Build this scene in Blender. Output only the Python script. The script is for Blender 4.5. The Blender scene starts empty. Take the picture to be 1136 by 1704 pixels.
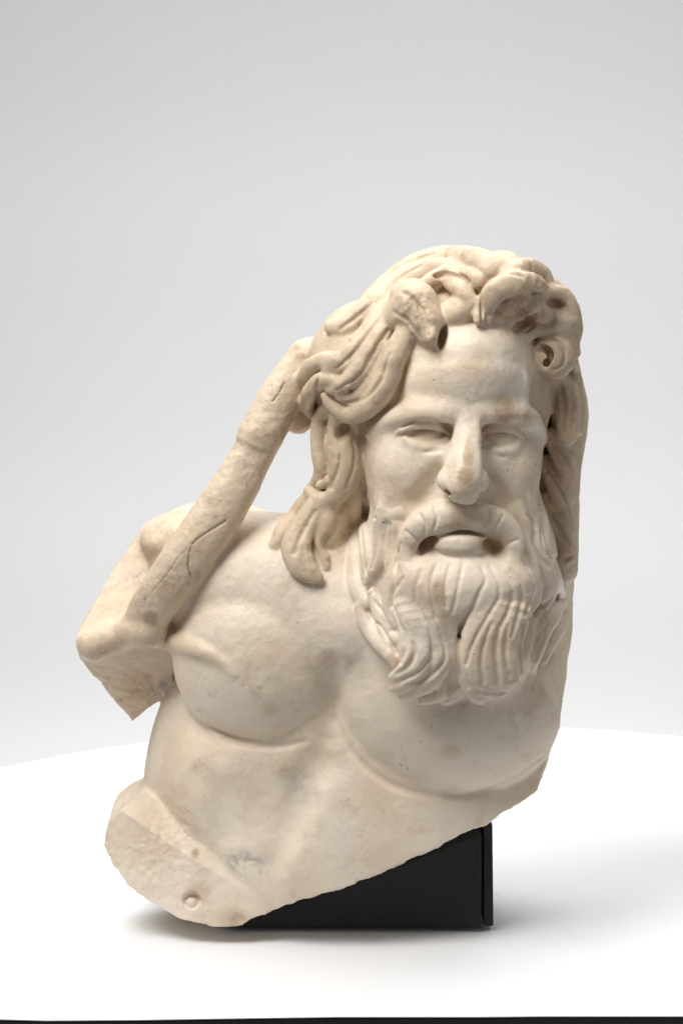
import bpy, math, random
import numpy as np
from mathutils import Vector

# ------------------------------------------------------------------ camera, world, lights
SC = bpy.context.scene
COL = SC.collection
U = 0.0005                      # metres per photo pixel at the statue
F = 4000.0                      # focal length in photo pixels
PITCH = math.radians(8.0)
DIST = 4000.0
CP, SP = math.cos(PITCH), math.sin(PITCH)
# height of the aim point so that the foot of the black block (y = -60) lies on the table
_a = math.atan((1553 - 852) / F)
_h = (DIST * CP - 60) * math.tan(PITCH + _a)
ZC = _h - DIST * SP
CAM = np.array([0.0, -DIST * CP, ZC + DIST * SP])

cam = bpy.data.cameras.new('camera')
cam_o = bpy.data.objects.new('camera', cam)
COL.objects.link(cam_o)
cam_o.location = Vector(CAM * U)
cam_o.rotation_euler = (math.radians(90) - PITCH, 0, 0)
cam.sensor_fit = 'VERTICAL'
cam.sensor_height = 36.0
cam.sensor_width = 24.0
cam.lens = 36.0 * F / 1704.0
cam.clip_end = 100
cam.clip_start = 0.05
SC.camera = cam_o

w = bpy.data.worlds.new('World')
SC.world = w
w.use_nodes = True
w.node_tree.nodes['Background'].inputs[0].default_value = (1.0, 1.0, 1.0, 1)
w.node_tree.nodes['Background'].inputs[1].default_value = 0.07
SC.view_settings.view_transform = 'Standard'
SC.view_settings.look = 'None'
SC.view_settings.exposure = 0.08
SC.view_settings.gamma = 1.0
SC.cycles.max_bounces = 8
SC.cycles.diffuse_bounces = 5


def area(name, loc, target, size, energy, color=(1, 1, 1), size_y=None):
    l = bpy.data.lights.new(name, 'AREA')
    l.energy = energy
    l.color = color
    l.size = size
    if size_y:
        l.shape = 'RECTANGLE'
        l.size_y = size_y
    o = bpy.data.objects.new(name, l)
    COL.objects.link(o)
    o.location = loc
    d = Vector(target) - Vector(loc)
    o.rotation_euler = d.to_track_quat('-Z', 'Y').to_euler()
    return o


area('softbox_key', (-0.75, -0.85, 1.9), (0, 0, 0.30), 0.8, 40, (1.0, 0.975, 0.94), 1.0)
area('softbox_fill', (1.5, -1.6, 0.9), (0, 0, 0.25), 1.2, 5, (1.0, 0.98, 0.96))
area('softbox_top', (0.1, 0.65, 2.0), (0.05, 0.35, 0.0), 2.0, 42, (1.0, 0.985, 0.97))
area('backdrop_light', (0.35, 1.6, -0.5), (0.4, 3.3, 0.05), 3.2, 54, (1, 1, 1), 0.3)

# ------------------------------------------------------------------ helpers
H = 1.9                         # voxel size in photo pixels
X0, X1 = -480.0, 450.0
Y0, Y1 = -350.0, 200.0
Z0, Z1 = -6.0, 1235.0
NX, NY, NZ = (int((b - a) / H) + 1 for a, b in ((X0, X1), (Y0, Y1), (Z0, Z1)))
ORG = np.array([X0, Y0, Z0], np.float32)
GX = (X0 + H * np.arange(NX)).astype(np.float32)
GY = (Y0 + H * np.arange(NY)).astype(np.float32)
GZ = (Z0 + H * np.arange(NZ)).astype(np.float32)
FAR = 200.0
D = np.full((NX, NY, NZ), FAR, np.float32)
L = np.zeros((NX, NY, NZ), np.uint8)
PARTS = ['body']
PART_INFO = {'body': ('body', None)}


def ray(px, py):
    px = np.asarray(px, float)
    py = np.asarray(py, float)
    a = (px - 568) / F
    b = (852 - py) / F
    return np.stack([a, CP + b * SP, -SP + b * CP], -1)


def A(px, py, w):
    """world point (in photo-pixel units) seen at a pixel, w units in front of the statue's mid plane"""
    d = ray(px, py)
    t = (-np.asarray(w, float) - CAM[1]) / d[..., 1]
    return CAM + d * t[..., None]


def project(p):
    q = p - CAM
    z = q[:, 1] * CP - q[:, 2] * SP
    return 568 + F * q[:, 0] / z, 852 - F * (q[:, 1] * SP + q[:, 2] * CP) / z


def label(key, name=None, parent=None):
    """a new part of the statue: key -> (object name, key of the part it belongs to)"""
    PARTS.append(key)
    PART_INFO[key] = (name or key, parent)
    return key


def box(lo, hi):
    i0 = np.maximum(np.floor((np.asarray(lo) - ORG) / H).astype(int), 0)
    i1 = np.minimum(np.ceil((np.asarray(hi) - ORG) / H).astype(int) + 1, [NX, NY, NZ])
    if (i1 <= i0).any():
        return None
    return tuple(slice(a, b) for a, b in zip(i0, i1))


def coords(s):
    return GX[s[0]][:, None, None], GY[s[1]][None, :, None], GZ[s[2]][None, None, :]


def blend_in(s, d, k, key):
    cur = D[s]
    win = d < cur
    h = np.maximum(k - np.abs(d - cur), 0)
    D[s] = np.minimum(d, cur) - h * h * np.float32(0.25 / k)
    if key is not None:
        L[s][win] = PARTS.index(key)


def blend_out(s, d, k):
    cur = D[s]
    d = -d
    h = np.maximum(k - np.abs(d - cur), 0)
    D[s] = np.maximum(d, cur) + h * h * np.float32(0.25 / k)


def rot(roll=0, yaw=0, tilt=0):
    r, y, t = (math.radians(v) for v in (roll, yaw, tilt))
    Ry = np.array([[math.cos(r), 0, math.sin(r)], [0, 1, 0], [-math.sin(r), 0, math.cos(r)]])
    Rz = np.array([[math.cos(y), -math.sin(y), 0], [math.sin(y), math.cos(y), 0], [0, 0, 1]])
    Rx = np.array([[1, 0, 0], [0, math.cos(t), -math.sin(t)], [0, math.sin(t), math.cos(t)]])
    return Rz @ Ry @ Rx


def ell(px, py, w, rx, rw, rz, k=12, key='body', roll=0, yaw=0, tilt=0, sub=False, pad=30, c=None):
    """ellipsoid; roll turns it clockwise in the picture"""
    c = A(px, py, w) if c is None else c
    R = rot(roll, yaw, tilt)
    ext = np.sqrt((R ** 2) @ np.array([rx, rw, rz]) ** 2) + k + pad
    s = box(c - ext, c + ext)
    x, y, z = coords(s)
    x, y, z = x - np.float32(c[0]), y - np.float32(c[1]), z - np.float32(c[2])
    Rt = R.T.astype(np.float32)
    q = [Rt[i, 0] * x + Rt[i, 1] * y + Rt[i, 2] * z for i in range(3)]
    r = (rx, rw, rz)
    k0 = np.sqrt(sum((q[i] / np.float32(r[i])) ** 2 for i in range(3)))
    k1 = np.sqrt(sum((q[i] / np.float32(r[i] ** 2)) ** 2 for i in range(3))) + np.float32(1e-6)
    d = k0 * (k0 - 1) / k1
    (blend_out(s, d, k) if sub else blend_in(s, d, k, key))


def sample(G, p):
    i = np.clip(np.rint((p - ORG) / H).astype(int), 0, [NX - 1, NY - 1, NZ - 1])
    return G[i[..., 0], i[..., 1], i[..., 2]]


def surf(G, px, py):
    """depth w of the first surface met along each pixel's ray (nearest approach where it misses)"""
    ws = np.arange(-Y0 - H, -Y1 + H, -H)
    p = A(np.asarray(px)[:, None], np.asarray(py)[:, None], ws[None, :])
    v = sample(G, p)
    hit = v < 0
    first = np.where(hit.any(1), hit.argmax(1), v.argmin(1))
    return ws[first], hit.any(1)


def grad(G, p, e=6.0):
    g = np.stack([sample(G, p + np.eye(3)[i] * e) - sample(G, p - np.eye(3)[i] * e) for i in range(3)], -1)
    return g / (np.linalg.norm(g, axis=-1, keepdims=True) + 1e-6)


def spline(P, step):
    P = np.asarray(P, float)
    if len(P) == 2:
        n = max(2, int(np.hypot(*(P[1] - P[0])[:2]) / step) + 1)
        t = np.linspace(0, 1, n)[:, None]
        return P[0] * (1 - t) + P[1] * t
    Q = np.vstack([2 * P[0] - P[1], P, 2 * P[-1] - P[-2]])
    out = []
    for i in range(1, len(Q) - 2):
        n = max(2, int(np.hypot(*(Q[i + 1] - Q[i])[:2]) / step) + 1)
        t = np.linspace(0, 1, n, endpoint=False)[:, None]
        a, b, c, d = Q[i - 1:i + 3]
        out.append(0.5 * ((2 * b) + (c - a) * t + (2 * a - 5 * b + 4 * c - d) * t ** 2 + (3 * b - a - 3 * c + d) * t ** 3))
    out.append(P[-1:])
    return np.vstack(out)


def smooth(a, n):
    for _ in range(n):
        b = np.concatenate([a[:1], a, a[-1:]])
        a = (b[:-2] + 2 * b[1:-1] + b[2:]) / 4
    return a


BASE = None


def lock(pts, ratio=0.75, off=0.0, k=5, key='body', p=2.0, sub=False, on=None, w=None, sm=6):
    """a strand laid on the surface along pixels: pts rows are (px, py, half width[, extra offset])
    ratio: height / half width; p: squareness of its section"""
    G = BASE if on is None else on
    P = np.array([list(q) + [0] * (4 - len(q)) for q in pts], float)
    if w is not None:
        P = np.hstack([P, np.asarray(w, float)[:, None]])
    S = spline(P, max(3.5, 0.3 * P[:, 2].mean()))
    S[:, 2] = np.maximum(S[:, 2], 1.2)
    if w is None:
        ws, hit = surf(G, S[:, 0], S[:, 1])
        if hit.any() and not hit.all():
            idx = np.arange(len(ws))
            ws = np.where(hit, ws, np.interp(idx, idx[hit], ws[hit]) * 0.5 + ws * 0.5)
        ws = smooth(ws, int(sm * (5 if P[:, 2].max() > 35 else 1.6)))
    else:
        ws = S[:, 4]
    C = A(S[:, 0], S[:, 1], ws)
    N = grad(G, C) if w is None else np.tile([0.0, -1.0, 0.0], (len(C), 1))
    N = smooth(N * 0.7 + np.array([0, -0.5, 0]), 200 if P[:, 2].max() > 35 else 8)
    T = np.gradient(C, axis=0)
    T /= np.linalg.norm(T, axis=1, keepdims=True) + 1e-6
    N = N - (N * T).sum(1, keepdims=True) * T
    N /= np.linalg.norm(N, axis=1, keepdims=True) + 1e-6
    SD = np.cross(N, T)
    SD /= np.linalg.norm(SD, axis=1, keepdims=True) + 1e-6
    # push out along the surface's normal
    C = C + N * (off + S[:, 3:4])
    W = S[:, 2]
    pad = W.max() * max(1, ratio) + k + 8
    s = box(C.min(0) - pad, C.max(0) + pad)
    shp = tuple(q.stop - q.start for q in s)
    best = np.full(shp, FAR, np.float32)
    near = np.full(shp, 1e9, np.float32)
    o = [q.start for q in s]
    rt = np.float32(ratio)
    for i in range(len(C) - 1):
        a, b = C[i], C[i + 1]
        pd = max(W[i], W[i + 1]) * max(1, ratio) + k + 6
        t_ = box(np.minimum(a, b) - pd, np.maximum(a, b) + pd)
        if t_ is None:
            continue
        x, y, z = coords(t_)
        x, y, z = x - np.float32(a[0]), y - np.float32(a[1]), z - np.float32(a[2])
        ab = b - a
        l2 = float(ab @ ab) + 1e-9
        ab = ab.astype(np.float32)
        t = np.clip((x * ab[0] + y * ab[1] + z * ab[2]) / np.float32(l2), 0, 1)
        x, y, z = x - ab[0] * t, y - ab[1] * t, z - ab[2] * t
        n0, dn_ = N[i].astype(np.float32), (N[i + 1] - N[i]).astype(np.float32)
        s0, ds_ = SD[i].astype(np.float32), (SD[i + 1] - SD[i]).astype(np.float32)
        Wt = np.float32(W[i]) + np.float32(W[i + 1] - W[i]) * t
        qa = x * s0[0] + y * s0[1] + z * s0[2] + t * (x * ds_[0] + y * ds_[1] + z * ds_[2])
        qb = x * n0[0] + y * n0[1] + z * n0[2] + t * (x * dn_[0] + y * dn_[1] + z * dn_[2])
        ua, ub = qa / Wt, qb / (Wt * rt)
        tt = (ab / math.sqrt(l2)).astype(np.float32)
        qe = np.abs(x * tt[0] + y * tt[1] + z * tt[2])
        slack = np.where(t <= 0, np.float32(0 if i == 0 else .3), np.float32(0 if i == len(C) - 2 else .3))
        ue = np.maximum(qe - slack * Wt, 0) / (Wt * np.float32(min(1, ratio)))
        if p == 2.0:
            rad = np.sqrt(ua * ua + ub * ub + ue * ue)
        else:
            rad = (np.abs(ua) ** p + np.abs(ub) ** p + np.abs(ue) ** p) ** np.float32(1 / p)
        gl = np.sqrt((ua / Wt) ** 2 + (ub / (Wt * rt)) ** 2 + (ue / Wt) ** 2) / np.maximum(rad, np.float32(1e-3))
        d = (rad - 1) / np.maximum(gl, np.float32(1e-4))
        d = np.where(rad < 0.3, -0.7 * Wt * np.float32(min(1, ratio)), d)
        m = x * x + y * y + z * z
        loc = tuple(slice(t_[j].start - o[j], t_[j].stop - o[j]) for j in range(3))
        nw = m < near[loc]
        near[loc] = np.where(nw, m, near[loc])
        best[loc] = np.where(nw, d, best[loc])
    (blend_out(s, best, k) if sub else blend_in(s, best, k, key))


def bump(px, py, rx, rz, h, rw=None, sub=False, **kw):
    """an ellipsoid whose crest stands h proud of the base surface at a pixel (or bites h deep into it)"""
    rw = rw or 0.8 * min(rx, rz)
    ws = float(surf(BASE, [px], [py])[0][0])
    ell(px, py, ws - h + rw if sub else ws + h - rw, rx, rw, rz, sub=sub, **kw)


def carve(pts, r=2.5, depth=0.0, k=3):
    """a groove cut into the present surface"""
    lock([(a[0], a[1], a[2] if len(a) > 2 else r) for a in pts], ratio=1.0, off=-depth, k=k, sub=True, on=D, sm=3)


def poly2d(pts, w, rough=0.0, seed=0):
    """signed distance to an outline given in pixels, on the x-z grid"""
    P = A([q[0] for q in pts], [q[1] for q in pts], np.full(len(pts), float(w)))[:, [0, 2]]
    X, Z = np.meshgrid(GX, GZ, indexing='ij')
    d2 = np.full(X.shape, 1e12)
    ins = np.zeros(X.shape, bool)
    for a, b in zip(P, np.roll(P, -1, 0)):
        e = b - a
        wx, wz = X - a[0], Z - a[1]
        t = np.clip((wx * e[0] + wz * e[1]) / (e @ e), 0, 1)
        d2 = np.minimum(d2, (wx - e[0] * t) ** 2 + (wz - e[1] * t) ** 2)
        if abs(e[1]) > 1e-9:
            c = (a[1] > Z) != (b[1] > Z)
            ins ^= c & (X < a[0] + e[0] * (Z - a[1]) / e[1])
    d = np.sqrt(d2) * np.where(ins, -1, 1)
    return d.astype(np.float32)


def vnoise(p, scale, seed):
    """value noise at points p"""
    rs = np.random.RandomState(seed)
    tab = rs.uniform(-1, 1, 65536).astype(np.float32)
    q = p / scale + 1000.0
    i = np.floor(q).astype(np.int64)
    f = (q - i).astype(np.float32)
    f = f * f * (3 - 2 * f)
    out = 0
    for dx in (0, 1):
        for dy in (0, 1):
            for dz in (0, 1):
                h = ((i[:, 0] + dx) * 73856093 ^ (i[:, 1] + dy) * 19349663 ^ (i[:, 2] + dz) * 83492791) & 65535
                wgt = (f[:, 0] if dx else 1 - f[:, 0]) * (f[:, 1] if dy else 1 - f[:, 1]) * (f[:, 2] if dz else 1 - f[:, 2])
                out = out + wgt * tab[h]
    return out

# ------------------------------------------------------------------ the statue: masses
ARM = label('arm_stump', None, 'body')
LEDGE = label('broken_ledge', None, 'body')
HAIR = label('hair')
BEARD = label('beard')
STRUT = label('strut')

# torso
ell(612, 1330, -30, 383, 175, 420, k=10, pad=50)
ell(375, 975, -10, 130, 105, 118, k=50, roll=-30)
ell(500, 985, 30, 175, 110, 130, k=60)
ell(800, 1020, -10, 190, 110, 180, k=60)
ell(500, 1400, 80, 100, 60, 110, k=60)                 # belly muscle
ell(400, 1300, 60, 110, 70, 90, k=50)
ell(610, 1420, 60, 150, 92, 150, k=60)
ell(425, 1345, 172, 60, 36, 60, k=50, sub=True)
ell(530, 1262, 168, 40, 26, 30, k=40, sub=True)

ell(590, 1050, 52, 170, 100, 105, k=50)
ell(441, 1093, 49, 153, 112, 156, k=7, roll=-10)
ell(748, 1138, 76, 206, 122, 188, k=6, roll=10)
ell(600, 1040, 62, 120, 100, 90, k=40)

lock([(552, 1105, 4, 5), (550, 1140, 7, 2), (551, 1180, 9), (546, 1225, 6)], ratio=1, off=6, k=28, sub=True, on=D)

lock([(528, 1268, 9), (506, 1320, 13), (480, 1380, 14), (458, 1430, 9)], ratio=1, off=12, k=34, sub=True, on=D)
lock([(330, 1290, 8), (360, 1330, 12), (372, 1390, 9)], ratio=1, off=12, k=34, sub=True, on=D)
# broken edge on the right and below
OUT = [(60, 500), (960, 500), (953, 940), (946, 985), (942, 1030), (942, 1100), (944, 1190), (929, 1235), (915, 1285),
       (901, 1325), (820, 1370), (745, 1397), (640, 1440), (540, 1478), (480, 1500), (440, 1520), (395, 1542), (350, 1543),
       (60, 1543)]
O2 = poly2d(OUT, 120)
_n = vnoise(np.stack([np.repeat(GX, NZ), 0 * np.repeat(GX, NZ), np.tile(GZ, NX)], 1), 30.0, 3) * 2.2 \
    + vnoise(np.stack([np.repeat(GX, NZ), 0 * np.repeat(GX, NZ), np.tile(GZ, NX)], 1), 9.0, 4) * 0.8
O2 = O2 + _n.reshape(NX, NZ).astype(np.float32)
zt, zb_ = float(A(900, 1090, 60)[2]), float(A(900, 1200, 60)[2])
shear = 0.05 + 0.32 * np.clip((GZ - zb_) / (zt - zb_), 0, 1)
right = np.clip((GX - 60) / 200, 0, 1)[:, None]
jj = np.arange(NZ)[None, :]
for j in range(NY):
    k_ = np.rint(shear * (-GY[j] - 10) / H).astype(int)
    ii = np.clip(np.arange(NX)[:, None] + k_[None, :], 0, NX - 1)
    sl = O2 * (1 - right) + O2[ii, jj] * right
    blend_out((slice(None), slice(j, j + 1), slice(None)), -sl[:, None, :].astype(np.float32), 6)

# ledge at the lower left
LED = [(228, 1343), (196, 1360), (176, 1380), (167, 1420), (184, 1455), (209, 1482), (240, 1506), (300, 1533), (350, 1545),
       (396, 1543), (440, 1520), (430, 1470), (375, 1432), (330, 1402), (285, 1378), (250, 1352)]
L2 = poly2d(LED, 130) + 0.6 * _n.reshape(NX, NZ).astype(np.float32)
s_ = box(A(120, 1580, 0) + [0, -190, 0], A(500, 1300, 0) + [0, 130, 0])
x_, y_, z_ = coords(s_)
cc = A(330, 1450, 60)
dzl = z_ - np.float32(cc[2])
front = -(y_ + 120) + 0.25 * np.maximum(-(x_ - np.float32(cc[0])), 0) + 0.06 * dzl   # front face leans back
te = A(330, 1402, 100)
e_ = (x_ - np.float32(te[0])) * 0.50 + (z_ - np.float32(te[2])) * 0.866
front = np.maximum(front, 0.62 * (-(y_ + 92) + 0.25 * np.maximum(-(x_ - np.float32(cc[0])), 0)) + 0.78 * (e_ + 4))      # chipped upper edge
blend_in(s_, np.maximum(np.maximum(L2[s_[0], None, s_[2]] + 0 * y_, front), y_ - 90), 12, LEDGE)

# arm stump: a wedge-shaped broken block
ARMP = [(236, 886), (180, 965), (131, 1048), (136, 1085), (150, 1112), (214, 1216), (272, 1171), (300, 1085), (400, 1000), (390, 860), (320, 852)]
A2 = poly2d(ARMP, 20) + 0.7 * _n.reshape(NX, NZ).astype(np.float32)
s_ = box(A(90, 1260, 0) + [0, -150, 0], A(420, 820, 0) + [0, 140, 0])
x_, y_, z_ = coords(s_)
rp = A(200, 1075, 62)
dz = z_ - np.float32(rp[2])
fy = -(y_ - np.float32(rp[1]))
up = fy * 0.80 + dz * 0.60
dn = fy * 0.80 - dz * 0.60 + 0.15 * (x_ - np.float32(rp[0]))
w_ = np.maximum(np.maximum(up, dn), np.maximum(A2[s_[0], None, s_[2]] + 0 * y_, y_ - 110))
w_ = np.maximum(w_, 0.5 * (up + dn) + 5)
blend_in(s_, w_, 8, ARM)

# the sharp lower edges of the chest muscles
for q in ([(352, 1212, 3), (400, 1233, 5), (460, 1240, 5), (505, 1234, 3)],
          [(557, 1196, 3), (586, 1252, 4), (640, 1299, 5), (700, 1319, 5.5), (770, 1323, 5.5), (840, 1301, 5), (898, 1264, 4)]):
    carve(q, depth=-2.2, k=9)

# neck, head
lock([(660, 1010, 115), (735, 840, 105)], ratio=1, w=[10, 40], k=30)
ell(750, 643, 40, 175, 185, 203, k=20, key='hair', pad=50)
ell(752, 745, 95, 146, 148, 205, k=10)
ell(775, 600, 130, 108, 118, 90, k=24)
# jaw and beard mass
ell(762, 950, 120, 162, 125, 190, k=22, key='beard')
ell(715, 1040, 175, 80, 70, 115, k=26, key='beard', roll=8)
ell(800, 1050, 170, 85, 70, 105, k=26, key='beard', roll=-6)
# hair masses at the side
ell(605, 600, 70, 88, 100, 105, k=26, key='hair', roll=25)
ell(566, 755, 50, 44, 62, 110, k=20, key='hair')
lock([(560, 820, 40), (515, 920, 45)], ratio=0.9, w=[60, 75], k=20, key='hair')
lock([(930, 600, 30), (943, 690, 34), (936, 780, 30), (932, 870, 30), (930, 945, 30)], ratio=1.6, w=[40, 40, 35, 30, 30], k=10, key='hair')
lock([(830, 480, 60), (915, 520, 45), (925, 580, 36)], ratio=1.0, w=[150, 110, 100], k=20, key='hair')
BASE = D.copy()

# ------------------------------------------------------------------ face
lock([(690, 655, 28), (735, 655, 32), (777, 658, 32), (820, 655, 32), (866, 658, 26)], ratio=0.4, off=-2, k=34)      # lower forehead
lock([(615, 722, 4, -14), (640, 706, 8, -6), (668, 694, 14), (702, 687, 17), (732, 687, 15), (756, 688, 11, -4), (768, 690, 9, -9)], ratio=1.0, off=8, k=22)          # brows
lock([(790, 692, 8, -8), (804, 690, 11, -3), (828, 690, 15), (855, 689, 16), (880, 696, 13, -2), (896, 712, 6, -8), (906, 730, 4, -14)], ratio=1.0, off=8, k=20)
bump(684, 836, 54, 48, 9, rw=40, k=34)
bump(846, 834, 36, 46, 8, rw=36, k=30)
BASE = D.copy()
w_l, w_r = (float(v) for v in surf(BASE, [708, 834], [726, 730])[0])
ell(708, 724, w_l + 8, 43, 30, 22, k=9, sub=True)
ell(832, 729, w_r + 8, 39, 29, 22, k=9, sub=True)
ell(740, 720, w_l + 2, 16, 30, 15, k=8, sub=True)
ell(808, 724, w_r + 2, 13, 28, 15, k=8, sub=True)
EYE = label('eye', None, 'body')
EYE2 = label('eye.001', 'eye', 'body')
ell(706, 726, w_l - 36, 31, 28, 20, k=3, key=EYE)
ell(833, 732, w_r - 35, 28, 28, 20, k=3, key=EYE2)
BASE = D.copy()
lock([(660, 720, 2, -4), (670, 712, 4.5), (684, 706, 7), (704, 703, 8), (724, 706, 7.5), (738, 713, 6), (748, 725, 3)], ratio=1.2, off=3, k=3)
lock([(675, 729, 3), (690, 739, 6), (708, 743, 7), (727, 740, 6), (742, 731, 3)], ratio=0.8, off=3, k=6)
lock([(799, 724, 3), (811, 714, 6), (832, 709, 8), (850, 713, 7), (862, 723, 4), (870, 732, 2, -4)], ratio=1.2, off=3, k=3)
lock([(806, 736, 3), (816, 746, 5), (834, 751, 6), (851, 747, 5), (862, 736, 3)], ratio=0.8, off=3, k=6)
carve([(680, 746, 2), (706, 753, 3), (734, 748, 2)], depth=-1, k=8)
carve([(814, 755, 2), (834, 760, 2.5), (854, 754, 2)], depth=-1, k=8)
carve([(668, 711, 2), (686, 702, 2), (708, 698, 2), (730, 702, 2.5), (746, 714, 3)], depth=0, k=5)
carve([(798, 716, 2.5), (814, 707, 2), (836, 703, 2), (856, 708, 2)], depth=0, k=5)
# cheeks
bump(684, 774, 50, 40, 1, rw=40, k=36)
bump(850, 780, 40, 40, 1, rw=40, k=36)
carve([(728, 790, 8), (712, 815, 9), (694, 836, 7)], depth=-1, k=24)
carve([(812, 800, 6), (826, 818, 7), (842, 838, 6)], depth=-1, k=22)
# nose
NOSE = label('nose', None, 'body')
wn = float(surf(BASE, [779], [692])[0][0])
lock([(784, 688, 13), (783, 715, 16), (780, 745, 19), (777, 775, 24), (773, 798, 26), (771, 811, 24)], ratio=1.0, p=2.8,
     w=[wn - 14, wn - 2, wn + 8, wn + 20, wn + 28, wn + 24], k=9, key=NOSE)
lock([(778, 692, 13), (769, 735, 17), (760, 778, 21), (760, 798, 19)], ratio=1.0, w=[wn - 12, wn - 3, wn + 9, wn + 12], k=8, key=NOSE, p=2.5)
ell(770, 810, wn + 30, 23, 22, 17, k=10, key=NOSE)
ell(744, 800, wn + 10, 17, 26, 18, k=9, key=NOSE)
ell(800, 800, wn + 10, 12, 26, 17, k=9, key=NOSE)
ell(750, 818, wn + 26, 10, 16, 5.5, k=4, sub=True, roll=15)
ell(792, 818, wn + 22, 7, 14, 4, k=4, sub=True, roll=-15)

# ------------------------------------------------------------------ mouth, moustache
bump(730, 975, 70, 62, 9, k=30, key='beard')
bump(808, 978, 70, 62, 9, k=30, key='beard')
bump(700, 1085, 46, 50, 8, k=26, key='beard')
bump(815, 1085, 46, 62, 8, k=26, key='beard')
BASE = D.copy()
ell(763, 886, 268, 56, 44, 9, k=6, sub=True)
ell(711, 910, 262, 14, 56, 17, k=8, roll=30, sub=True)
ell(820, 916, 258, 16, 56, 15, k=8, roll=-25, sub=True)
LIP = label('lip', None, 'body')
lock([(728, 902, 10), (745, 904, 14), (765, 905, 15), (785, 905, 14), (801, 904, 10)], ratio=1.2, w=[240, 246, 248, 246, 240], k=7, key=LIP, p=3)
MOU = label('moustache', None, 'beard')
MOU2 = label('moustache.001', 'moustache', 'beard')
lock([(768, 859, 19), (742, 858, 25), (714, 864, 26), (692, 882, 22), (681, 908, 18), (677, 936, 9)], ratio=0.95, off=13, k=4, key=MOU, sm=3, p=2.3)
lock([(776, 860, 19), (800, 862, 23), (824, 868, 23), (843, 886, 19), (851, 912, 17), (847, 942, 9)], ratio=0.95, off=13, k=4, key=MOU2, sm=3, p=2.3)
for q in ([(722, 842), (727, 860), (722, 880)], [(698, 856), (706, 872), (708, 886)], [(676, 884), (690, 896), (698, 904)],
          [(812, 842), (811, 862), (803, 880)], [(836, 858), (828, 872), (818, 884)], [(860, 898), (846, 904), (836, 912)]):
    carve(q, r=1.6, depth=-0.3, k=5)
ell(773, 860, 296, 7, 24, 15, k=9, sub=True)
ell(769, 874, 292, 9, 20, 9, k=7, sub=True)

# ------------------------------------------------------------------ beard
nb = [0]


def bl(pts, **kw):
    nb[0] += 1
    key = label('beard_lock%03d' % nb[0], 'beard_lock', 'beard')
    kw.setdefault('k', 7)
    lock(pts, key=key, **kw)


# sideburn and left cheek strands
bl([(606, 762, 7, -3), (596, 800, 11), (590, 840, 12), (592, 880, 12), (592, 930, 13), (594, 970, 14), (606, 998, 13), (622, 1004, 8)], ratio=0.7, off=2)
bl([(616, 820, 6, -9), (608, 850, 11, -2), (606, 890, 12), (612, 930, 12), (608, 962, 8)], ratio=0.6, off=2)
bl([(638, 828, 6, -8), (635, 862, 13, -1), (637, 895, 16), (634, 930, 14), (620, 956, 10), (612, 970, 6)], ratio=0.7, off=4)
bl([(632, 848, 6), (650, 858, 8), (668, 852, 6)], ratio=0.5, off=1)
bl([(660, 872, 10), (656, 910, 12), (652, 955, 14), (648, 1000, 13), (656, 1040, 11)], ratio=0.6, off=2)
bl([(620, 985, 10), (630, 1010, 14), (640, 1040, 14), (654, 1068, 12)], ratio=0.6, off=1)
bl([(600, 1008, 9), (614, 1040, 15), (634, 1066, 16), (652, 1090, 13), (658, 1106, 7)], ratio=0.8, off=4)
bump(768, 982, 98, 64, 31, rw=58, k=16, key=BEARD)
bump(706, 968, 48, 42, 22, rw=40, k=16, key=BEARD)
bump(838, 972, 50, 44, 30, rw=44, k=16, key=BEARD)
# large left tuft: a broad mass that parts into strands towards its tip
bl([(714, 950, 26, -56), (711, 974, 42, -42), (707, 1000, 51, -22), (711, 1030, 49, -6), (716, 1065, 42), (714, 1100, 36), (704, 1128, 26), (690, 1145, 14)], ratio=0.42, off=10, k=8, p=2.4)
bl([(676, 1040, 9, -3), (684, 1068, 14), (686, 1090, 15), (675, 1110, 12), (656, 1120, 6)], ratio=0.7, off=18, k=5)
bl([(700, 1050, 10, -3), (704, 1080, 15), (699, 1105, 15), (683, 1125, 12), (660, 1135, 6)], ratio=0.7, off=20, k=5)
bl([(722, 1050, 10, -3), (729, 1080, 15), (724, 1106, 16), (705, 1130, 13), (672, 1146, 6)], ratio=0.7, off=20, k=5)
bl([(748, 1040, 8, -3), (752, 1075, 13), (749, 1108, 15), (732, 1140, 14), (698, 1156, 7)], ratio=0.75, off=18, k=5)
bl([(770, 1100, 10), (768, 1130, 15), (758, 1152, 13), (740, 1164, 8)], ratio=0.8, off=2)
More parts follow.
